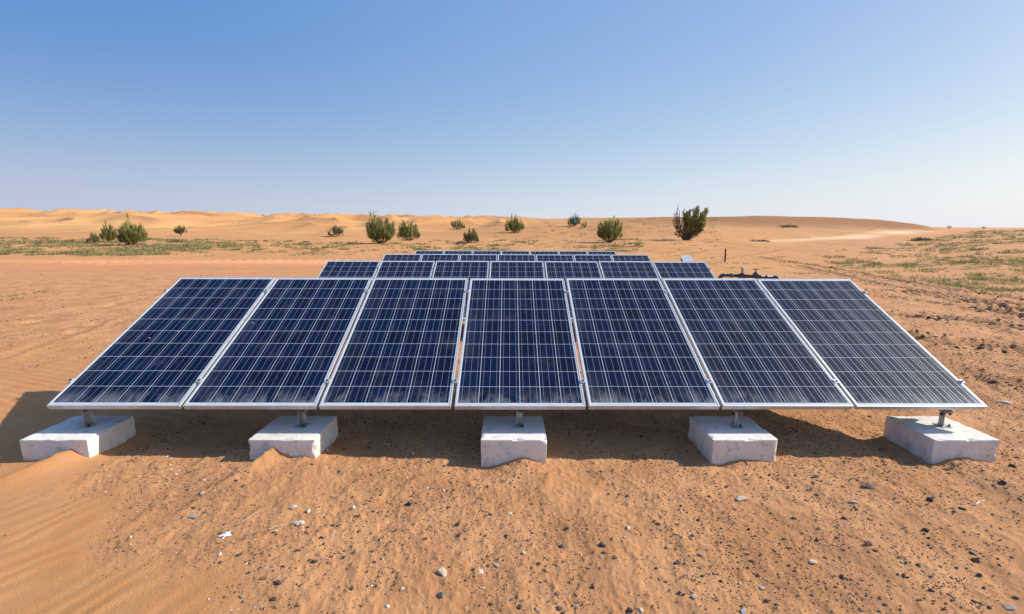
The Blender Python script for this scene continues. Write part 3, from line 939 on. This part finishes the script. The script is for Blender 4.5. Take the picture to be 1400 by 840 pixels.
shrub(1344.5, 314, 309.5, 5, 'tiny distant tree farther right on the horizon', name='distant_tree', seed=41, stems=30, per=20, mats=('leaf_b', 'leaf_b'), trunk=.25, cat='tree', group='far trees on the right horizon', twig=.3)

# the tall two-headed bush at the right
def tall_bush():
    g = ground_hit(937, 328.5); Y = g[1]; zc = Y*math.cos(PITCH)+(H-g[2])*math.sin(PITCH); u = zc/595
    root = empty('desert_tree', (g[0], g[1], g[2]-.05))
    bm = bmesh.new(); Bs = []; Ts = []; MI = []
    def limb(pts, r0, r1):
        n = len(pts); tube(bm, [tuple(p) for p in pts], [r0+(r1-r0)*i/(n-1) for i in range(n)], 7)
    r = np.random.default_rng(77)
    tops = []   # (dx px, height px, density, material)
    for i in range(46):   # dense right crown
        tops.append((r.uniform(-2, 27), r.uniform(20, 46), 120, 0))
    for i in range(13):   # sparse grey left crown
        tops.append((r.uniform(-19, -4), r.uniform(26, 50), 40, 1))
    for i in range(14):
        tops.append((r.uniform(-16, 20), r.uniform(10, 24), 40, 1))
    for dx, hh, per, m in tops:
        if m == 0:
            cap = 47-.055*(dx-13)**2*(.6 if dx < 13 else 1); hh = min(hh, cap)
        else: hh = min(hh, 51-.16*(dx+9)**2) if dx < -3 else hh
        hh = max(hh, 8)
        dy = r.uniform(-12, 12)*(.6+.4*hh/50)
        e = np.array([dx, dy, hh])*u
        s = np.array([dx*.12, dy*.08, 0])*u
        t = np.linspace(0, 1, 6)[:, None]
        pts = s+(e-s)*t+np.array([dx*.10, 0, -hh*.05])*u*np.sin(t*math.pi)+np.vstack([np.zeros(3), r.normal(size=(4, 3))*u*.7, np.zeros(3)])
        limb(pts, u*.28, u*.06)
        tt = .38+.62*r.uniform(0, 1, per)**.8
        seg = np.minimum((tt*5).astype(int), 4); f = (tt*5-seg)[:, None]
        b = pts[seg]*(1-f)+pts[seg+1]*f
        dv = r.normal(size=(per, 3))*.85+np.array([.05, 0, .75]); dv /= np.linalg.norm(dv, axis=1)[:, None]
        ln = u*r.uniform(2, 5, per)*(1 if m == 0 else .7)
        Bs.append(b); Ts.append(b+dv*ln[:, None]); MI.append(np.where(r.random(per) < .3, 1, 0) if m == 0 else np.where(r.random(per) < .75, 2, 1))
    limb([np.array(q)*u for q in [(-1, 0, -2), (-3, 0, 6), (-7, 1, 15), (-10, 0, 27), (-11, 0, 40)]], u*1.8, u*.3)
    limb([np.array(q)*u for q in [(0, 0, -2), (1, 0, 8), (5, -1, 18), (11, 0, 30), (15, 0, 42)]], u*2.4, u*.3)
    limb([np.array(q)*u for q in [(1, 0, -2), (6, 1, 7), (12, 2, 15), (18, 2, 25)]], u*2.0, u*.3)
    from_bm('trunk', bm, M['wood'], root)
    B = np.vstack(Bs); T = np.vstack(Ts)
    V = blades(B, T, u*.42*rng.uniform(.6, 1.4, len(B)), u*.3)
    blade_mesh('crown', V, [M['leaf_a'], M['leaf_b'], M['leaf_d']], root, np.concatenate(MI))
    tag(root, 'tallest bush, two-headed with a bare grey left crown, against the right dune', 'bush', 'shrubs scattered before the dunes')
tall_bush()

# blue scrap in the dark shrub
def crumple(name, p, size, mat, seed, label, cat, squash=.5, group=None):
    bm = bmesh.new(); bmesh.ops.create_icosphere(bm, subdivisions=3, radius=1)
    for v in bm.verts:
        c = v.co
        f = 1+.55*float(perlin(np.array(c.x*1.6+seed), np.array(c.y*1.6+c.z*1.3), seed))+.25*float(perlin(np.array(c.x*4+c.z*3), np.array(c.y*4+seed), seed+2))
        v.co = Vector((c.x*f*size, c.y*f*size*.7, c.z*f*size*squash))
    o = from_bm(name, bm, M[mat]); o.location = p; o.rotation_euler = (0, 0, seed)
    return tag(o, label, cat, group)
g = ground_hit(784.5, 309.5); sc = g[1]/595
crumple('plastic_bag', (g[0]+0*sc, g[1]-9*sc, g[2]+6.5*sc), 2.0*sc, 'blue', 5, 'bright blue plastic scrap snagged on the dark round shrub', 'plastic bag', 1)

# dead brush heaps
def brush(px, py, wpx, hpx, label, seed, n=260):
    g = ground_hit(px, py); zc = g[1]; u = zc/595
    r = np.random.default_rng(seed)
    a = r.uniform(-1, 1, (n, 3))*np.array([wpx/2, wpx/3.2, 0])*u
    a[:, 2] = r.uniform(0, .7, n)*hpx*u*(1-(a[:, 0]/(wpx/2*u))**2*.7)
    a[:, 2] += [float(height(g[0]+q[0], g[1]+q[1]))-g[2] for q in a]
    d = r.normal(size=(n, 3))*np.array([1, .7, .35]); d /= np.linalg.norm(d, axis=1)[:, None]
    V = blades(a, a+d*u*r.uniform(2, 5, n)[:, None], np.full(n, u*.22), u*.3)
    o = blade_mesh('dead_brush', V, M['dead'], None); o.location = g
    tag(o, label, 'dead brush', 'heaps of dead brush lying on the sand')
brush(1257, 329.5, 22, 6, 'dark heap of dead brush at the edge of the right-hand green field', 3, 420)
brush(1079, 311, 20, 4, 'dark low dead brush lying across the slope of the long dune', 4)
brush(630, 334, 14, 6, 'grey dead twigs lying left of the light green tussock', 5)
brush(240, 331, 15, 4, 'dark flat dead twigs below the small round bush on the left', 6)
brush(1040, 330.5, 26, 2.2, 'thin dark line of dead twigs right of the tallest bush', 7)

# ------------------------------------------------------------------ ground cover
def herbs():
    r = np.random.default_rng(5)
    Vs = []; MI = []
    def add(cx, cy, rad, hgt, n, m, bw):
        an = r.uniform(0, 2*math.pi, n); q = np.sqrt(r.uniform(0, 1, n))*rad
        x = cx+np.cos(an)*q*1.35; y = cy+np.sin(an)*q
        b = np.stack([x, y, np.zeros(n)], 1)
        d = np.stack([np.cos(an)*.8, np.sin(an)*.8, r.uniform(.5, 1.3, n)], 1)+r.normal(size=(n, 3))*.35
        d[:, 2] = np.abs(d[:, 2]); d /= np.linalg.norm(d, axis=1)[:, None]
        Vs.append(blades(b, b+d*(hgt*r.uniform(.5, 1.3, n))[:, None], np.full(n, bw), .01)); MI.append(np.full(n, m)*1)
    # left band
    N = 9000
    s = r.uniform(-1.35, .30, N); Y = np.exp(r.uniform(math.log(31.5), math.log(60), N)); X = s*Y
    dn = .7*fbm(X*.12, Y*.22, 300, 2)+.6*fbm(X*.7, Y*.6, 301, 2)+.35*sstep(-.3, -1.1, s)-.010*np.abs(Y-40)-.06*sstep(-.2, .3, s)
    for i in np.nonzero(dn > r.uniform(-.02, .95, N))[0][:2600]:
        k = Y[i]/40
        add(X[i], Y[i], r.uniform(.10, .42), r.uniform(.12, .32), 20, int(r.random() < .6), .016*k*1.3)
    # right field
    N = 9000
    s = r.uniform(.60, 1.5, N); Y = np.exp(r.uniform(math.log(13), math.log(75), N)); X = s*Y
    edge = .70+.0*Y
    lim = np.interp(Y, [13, 17, 24, 32, 45, 70], [1.12, .92, .74, .70, .90, 1.05])
    dn = .55*fbm(X*.30, Y*.22, 310, 2)+.7*fbm(X*1.3, Y*.9, 311, 2)+.28
    for i in np.nonzero((s > lim) & (dn > r.uniform(.05, .95, N)))[0][:1500]:
        k = max(Y[i]/26, .55)
        add(X[i], Y[i], *((r.uniform(.20, .42)*k**.5, r.uniform(.13, .24)*k**.4, 46) if r.random() < .30 else (r.uniform(.05, .16)*k**.5, r.uniform(.06, .14)*k**.4, 14)), int(r.random() < .42), .011*k)
    # scattered sprigs in the middle distance and on the dune foot
    N = 420
    s = r.uniform(-.05, .95, N); Y = np.exp(r.uniform(math.log(36), math.log(110), N)); X = s*Y
    ok = s < .48
    for i in np.nonzero(ok)[0]:
        add(X[i], Y[i], r.uniform(.15, .5)*Y[i]/60, .22*Y[i]/60, 14, int(r.random() < .5), .02*Y[i]/50)
    for px, py in [(972, 361), (985, 360), (1003, 360), (1008, 367), (1050, 367), (1056, 353), (980, 352), (1022, 361), (1094, 374), (1105, 375), (45, 402), (8, 410), (1068, 352)]:
        g = ground_hit(px, py)
        for _ in range(3): add(g[0]+r.normal()*.25, g[1]+r.normal()*.3, .14, .09, 16, int(r.random() < .5), .011)
    V = np.vstack(Vs)
    V[:, :, 2] += (height(V[:, 0, 0], V[:, 0, 1])-.01)[:, None]
    o = blade_mesh('low_desert_herbs', V, [M['herb'], M['herb2']], None, np.concatenate(MI))
    tag(o, 'low green and yellowish herbs dotted over the sand before the dunes and on the right', 'ground cover', None, 'stuff')
herbs()

# ------------------------------------------------------------------ gravel
ICO = None
def ico():
    bm = bmesh.new(); bmesh.ops.create_icosphere(bm, subdivisions=1, radius=1)
    V = np.array([v.co[:] for v in bm.verts]); F = np.array([[v.index for v in f.verts] for f in bm.faces]); bm.free()
    return V, F
def gravel():
    V0, F0 = ico(); r = np.random.default_rng(8)
    # candidates spread by ground area
    def cand(n, y0, y1, pw):
        Y = (r.uniform(y0**pw, y1**pw, n))**(1/pw); X = r.uniform(-1.32, 1.32, n)*Y*1.0+0
        return X, Y
    sets = []
    X, Y = cand(110000, 1.35, 6.5, 2.0); sets.append((X, Y, .0020, .0062, 2.2))
    X, Y = cand(60000, 1.35, 4.3, 2.0); sets.append((X, Y, .0016, .0036, 1.5))
    X, Y = cand(17000, 1.35, 8.5, 2.0); sets.append((X, Y, .005, .0125, 2.8))
    X, Y = cand(9000, 4.5, 14, 1.7); sets.append((X, Y, .006, .017, 2.4))
    X, Y = cand(1500, 8, 20, 1.7); sets.append((X, Y, .012, .025, 2))
    xs, ys, rs = [], [], []
    for X, Y, a, b, e in sets:
        sm = smooth_mask(X, Y)
        den = .30+.80*fbm(X*1.1, Y*1.1, 400, 3)+.55*perlin(X*5, Y*5, 402)+.15*sstep(0, 3, X)+.25*sstep(4.2, 3.2, Y)
        den = den*(1-sm*.99)
        den = np.where((X < 3) & (Y > 5), den*.8, den)
        tr, _ = track_amount(X, Y)
        den = den+tr*.8*(Y > 4)+.3*sstep(2.5, 5, X)*sstep(3.5, 5, Y)
        ok = den > r.uniform(0, 1, len(X))
        X, Y = X[ok], Y[ok]
        xs.append(X); ys.append(Y); rs.append(a+(b-a)*r.uniform(0, 1, len(X))**e)
    # clods heaped along the tracks
    for pts, w, dep in TRACKS:
        P = np.array(pts); L = np.hypot(*(P[1:]-P[:-1]).T).sum()
        n = int(min(900, 110*L))
        t = r.uniform(0, 1, n)*(len(P)-1); i = np.minimum(t.astype(int), len(P)-2); f = (t-i)[:, None]
        q = P[i]*(1-f)+P[i+1]*f+r.normal(size=(n, 2))*w*1.1
        ok = fbm(q[:, 0]*.7, q[:, 1]*.7, 410, 2) > -.25
        q = q[ok]
        xs.append(q[:, 0]); ys.append(q[:, 1]); rs.append(.008+.028*r.uniform(0, 1, len(q))**2.5)
    X = np.concatenate(xs); Y = np.concatenate(ys); S = np.concatenate(rs)
    keep = np.ones(len(X), bool)
    for bx, by in BLOCKS: keep &= ~((np.abs(X-bx) < BLOCK_W/2+.01) & (np.abs(Y-by) < BLOCK_D/2+.01))
    X, Y, S = X[keep], Y[keep], S[keep]
    n = len(X)
    Z = height(X, Y)
    sc = np.stack([r.uniform(.7, 1.5, n), r.uniform(.6, 1.2, n), r.uniform(.45, .95, n)], 1)*S[:, None]
    an = r.uniform(0, 2*math.pi, n); c, s = np.cos(an), np.sin(an)
    nv = len(V0)
    P = V0[None]*(1+.28*r.normal(size=(n, nv, 1)).clip(-1.3, 1.3))*sc[:, None, :]
    Px = P[:, :, 0]*c[:, None]-P[:, :, 1]*s[:, None]+X[:, None]
    Py = P[:, :, 0]*s[:, None]+P[:, :, 1]*c[:, None]+Y[:, None]
    Pz = P[:, :, 2]+(Z+S*.16)[:, None]
    V = np.stack([Px, Py, Pz], -1).reshape(-1, 3)
    F = (F0[None]+(np.arange(n)*nv)[:, None, None]).reshape(-1, 3)
    u = r.random(n); paleness = (X < 0)*.08
    m = np.where(u < .40, 0, np.where(u < .58, 1, np.where(u < .92, 5, np.where(u < .955, 2, np.where(u < .993-.5*paleness, 3, 4)))))
    o = from_np('gravel', V, F, [M['s_dark'], M['s_brown'], M['s_grey'], M['s_pale'], M['s_white'], M['s_sand']], None, np.repeat(m, len(F0)), False)
    tag(o, 'loose dark gravel and clods strewn over the orange sand', 'gravel', None, 'stuff')
gravel()

def stone(px, py, wpx, mat, seed, flatn=.6, ang=True, elong=1.0):
    g = ground_hit(px, py); u = (g[1]*math.cos(PITCH)+(H-g[2])*math.sin(PITCH))/595
    r = np.random.default_rng(seed)
    bm = bmesh.new(); bmesh.ops.create_icosphere(bm, subdivisions=3, radius=1)
    # chop with a few random planes for a broken look
    pl = r.normal(size=(11, 3)); pl /= np.linalg.norm(pl, axis=1)[:, None]; of = r.uniform(.35, .8, 11)
    w = wpx*u/2*1.15
    for v in bm.verts:
        c = np.array(v.co[:])
        for q, k in zip(pl, of):
            dd = c@q-k
            if dd > 0: c = c-q*dd
        c = c*(1+.06*float(perlin(np.array(c[0]*4+seed), np.array(c[1]*4+c[2]*3), seed)))
        v.co = Vector((c[0]*w*elong, c[1]*w*.8, c[2]*w*flatn))
    o = from_bm('stone', bm, M[mat])
    o.data.set_sharp_from_angle(angle=R(30))
    o.location = (g[0], g[1], g[2]+w*flatn*.18)
    o.rotation_euler = (r.uniform(-.2, .2), r.uniform(-.2, .2), r.uniform(-.6, .6))
    return o
special = [
 (604, 783, 19, 's_pale', .55, 1.15, 'largest pale angular stone, low in the centre foreground', 101),
 (604, 815, 13, 's_grey', .8, 1, 'dark grey pointed stone just below the large pale one', 102),
 (658, 783, 8, 's_white', .7, 1, 'small white stone to the right of the large pale one', 103),
 (530, 830, 8, 's_white', .7, 1, 'small white stone near the bottom edge, left of the dark pointed stone', 104),
 (400, 694, 11, 's_pale', .6, 1, 'rounded tan stone behind the pale crumbly lump at the left', 105),
 (301, 759, 7, 's_white', .7, 1, 'bright white pebble on the edge of the rippled sand', 106),
 (265, 708, 15, 's_grey', .25, 1.3, 'flat grey stone flake at the edge of the gritty ground on the left', 107),
 (861, 836, 14, 's_dark', .8, 1, 'big dark stone touching the bottom edge right of the centre', 108),
 (1015, 837, 14, 's_grey', .5, 1.1, 'grey stone touching the bottom edge farther right', 109),
 (1015, 683, 15, 's_pale', .4, 1.2, 'pale flat stone in front of the second block from the right', 110),
 (1185, 667, 15, 's_dark', .6, 1, 'dark clod between the two right-hand blocks, in front of them', 111),
 (1186, 746, 13, 's_dark', .7, 1, 'dark purple stone in the middle of the right foreground', 112),
 (1381, 831, 13, 's_grey', .35, 1.2, 'flat grey stone in the bottom right corner', 113),
 (1373, 551, 19, 's_pale', .2, 1.2, 'thin pale slab lying right of the front row by the frame edge', 114),
 (1109, 768, 11, 's_pale', .35, 1.2, 'pale flat chip in the right foreground, below a dark stone', 115),
]
for px, py, w, m, fl, el, lab, sd in special:
    tag(stone(px, py, w, m, sd, fl, True, el), lab, 'stone', 'single stones on the sand')
dark = [(440, 736), (407, 753), (382, 797), (387, 775), (470, 762), (448, 771), (430, 768), (407, 828), (625, 717), (582, 737), (671, 826), (361, 791), (560, 690),
        (776, 723), (901, 717), (767, 748), (825, 746), (827, 756), (736, 771), (840, 763), (811, 802), (945, 733), (945, 738), (925, 771), (929, 810),
        (762, 813), (979, 821), (993, 666), (1370, 661), (1377, 668), (1080, 750), (1197, 753), (1335, 767), (1265, 725), (1272, 685), (1340, 788), (1256, 821),
        (1209, 828), (1390, 818), (1345, 805), (1236, 788), (1384, 638), (1144, 803), (1116, 652), (373, 820), (1087, 709), (1304, 700), (1050, 822)]
for i, (px, py) in enumerate(dark):
    o = stone(px, py, random.uniform(6, 10.5), random.choice(['s_dark', 's_dark', 's_brown']), 300+i, random.uniform(.45, .8))
    tag(o, 'small dark stone scattered among the gravel of the foreground', 'stone', 'small dark stones of the foreground')
pale = [(421, 700), (376, 727), (457, 679), (859, 723), (717, 757), (914, 748), (876, 836), (949, 817), (332, 816), (277, 675), (549, 806), (679, 774), (317, 742), (697, 703)]
for i, (px, py) in enumerate(pale):
    o = stone(px, py, random.uniform(6, 9), random.choice(['s_pale', 's_grey', 's_pale']), 400+i, random.uniform(.5, .8))
    tag(o, 'small pale stone scattered among the gravel of the foreground', 'stone', 'small pale stones of the foreground')

# litter
def lump(px, py, wpx, mat, seed, name, label, cat, squash):
    g = ground_hit(px, py); u = g[1]/595*1.1
    crumple(name, (g[0], g[1], g[2]+wpx*u*.12), wpx*u/2, mat, seed, label, cat, squash)
lump(409, 717, 13, 's_pale', 3, 'chalk_lump', 'pale crumbly lump among small stones in the left foreground', 'lump', .45)
lump(309, 733, 14, 'scrap', 7, 'paper_scrap', 'bluish white crumpled scrap on the left foreground sand', 'litter', .35)
def stick(p0, p1, wpx, mat, label, name='twig'):
    a, b = ground_hit(*p0), ground_hit(*p1)
    pts = []
    for i in range(7):
        t = i/6; q = a*(1-t)+b*t; q[2] = float(height(q[0], q[1]))+.006
        q[:2] += rng.normal(size=2)*.003
        pts.append(tuple(q-a))
    bm = bmesh.new(); w = wpx*a[1]/595
    tube(bm, pts, [w*.3, w*.5, w*.5, w*.45, w*.45, w*.35, w*.2], 6)
    o = from_bm(name, bm, M[mat], None, True); o.location = a
    tag(o, label, 'twig', 'bleached twigs and straws on the sand')
stick((323, 720), (372, 692), 1.1, 'straw', 'long thin dry straw lying behind the crumpled scrap')
stick((366, 727), (394, 717), 1.6, 'straw', 'short dry straw in front of the pale crumbly lump')
stick((1160, 686), (1176, 690), 2.2, 's_white', 'short curved white twig between the two right-hand blocks')
stick((1331, 692), (1345, 686), 1.9, 's_white', 'short white twig in front of the rightmost block')

# ------------------------------------------------------------------ light, sky, camera
SUN = Vector((1.36, .18, 1.0)).normalized()
w = bpy.data.worlds.new('World'); scene.world = w; w.use_nodes = True
nt = w.node_tree; nt.nodes.clear()
sky = nt.nodes.new('ShaderNodeTexSky'); sky.sky_type = 'NISHITA'; sky.sun_disc = False
sky.sun_elevation = math.asin(SUN.z); sky.sun_rotation = math.atan2(SUN.x, SUN.y)
sky.altitude = 0; sky.air_density = 1.5; sky.dust_density = 3.0; sky.ozone_density = 1.0
EXPO = .26; KX = 2**EXPO
bg = nt.nodes.new('ShaderNodeBackground'); bg.inputs[1].default_value = .15
ou = nt.nodes.new('ShaderNodeOutputWorld')
# dusty air: forward scattering round the sun and a pale band at the horizon, added to the clear sky
def wn(op, *ins, vec=False):
    nd = nt.nodes.new('ShaderNodeVectorMath' if vec else 'ShaderNodeMath'); nd.operation = op
    for i, v in enumerate(ins):
        if isinstance(v, bpy.types.NodeSocket): nt.links.new(v, nd.inputs[i])
        else: nd.inputs[i].default_value = v
    return nd
dirn = nt.nodes.new('ShaderNodeTexCoord').outputs['Generated']
u_ = wn('DOT_PRODUCT', dirn, tuple(SUN), vec=True).outputs['Value']
up = wn('MAXIMUM', u_, 0.0).outputs[0]; u2 = wn('MULTIPLY', up, up).outputs[0]
sz = nt.nodes.new('ShaderNodeSeparateXYZ'); nt.links.new(dirn, sz.inputs[0])
zc_ = wn('MINIMUM', wn('MAXIMUM', sz.outputs[2], 0.0).outputs[0], 1.0).outputs[0]
hz_ = wn('POWER', wn('SUBTRACT', 1.0, zc_).outputs[0], 6.0).outputs[0]
FIT = ((.279, .050, .244, -.189, .612), (.319, .182, .276, -.286, .522), (.215, .544, .180, -.139, .262))
srgb = nt.nodes.new('ShaderNodeSeparateColor'); nt.links.new(sky.outputs[0], srgb.inputs[0])
comb = nt.nodes.new('ShaderNodeCombineColor')
for c, (fa, fb, fc, fd, fe) in enumerate(FIT):
    k = 1/(.15*KX)
    v = wn('MULTIPLY_ADD', srgb.outputs[c], fa/KX, fb*k).outputs[0]
    v = wn('MULTIPLY_ADD', u_, fc*k, v).outputs[0]
    v = wn('MULTIPLY_ADD', u2, fd*k, v).outputs[0]
    v = wn('MULTIPLY_ADD', hz_, fe*k, v).outputs[0]
    nt.links.new(wn('MAXIMUM', v, (.06, .15, .38)[c]*k).outputs[0], comb.inputs[c])
nt.links.new(comb.outputs[0], bg.inputs[0])
nt.links.new(bg.outputs[0], ou.inputs[0])
sl = bpy.data.lights.new('sun', 'SUN'); sl.energy = 5.0; sl.angle = R(.5); sl.color = (1, .94, .84)
so = bpy.data.objects.new('sun', sl); COL.objects.link(so)
so.rotation_euler = (-SUN).to_track_quat('-Z', 'Y').to_euler(); so.location = (20, 3, 18)

cam = bpy.data.cameras.new('camera'); cam.sensor_width = 36; cam.lens = 36*FPX/1400
cam.clip_start = .05; cam.clip_end = 20000
co = bpy.data.objects.new('camera', cam); COL.objects.link(co)
co.matrix_world = Matrix(((cR[0], cU[0], -cF[0], 0), (cR[1], cU[1], -cF[1], 0), (cR[2], cU[2], -cF[2], H), (0, 0, 0, 1)))
scene.camera = co
scene.view_settings.view_transform = 'Standard'; scene.view_settings.look = 'None'
scene.view_settings.exposure = EXPO; scene.view_settings.gamma = 1; scene.view_settings.use_curve_mapping = False
scene.cycles.max_bounces = 6; scene.cycles.diffuse_bounces = 3; scene.cycles.glossy_bounces = 3
scene.cycles.use_denoising = True
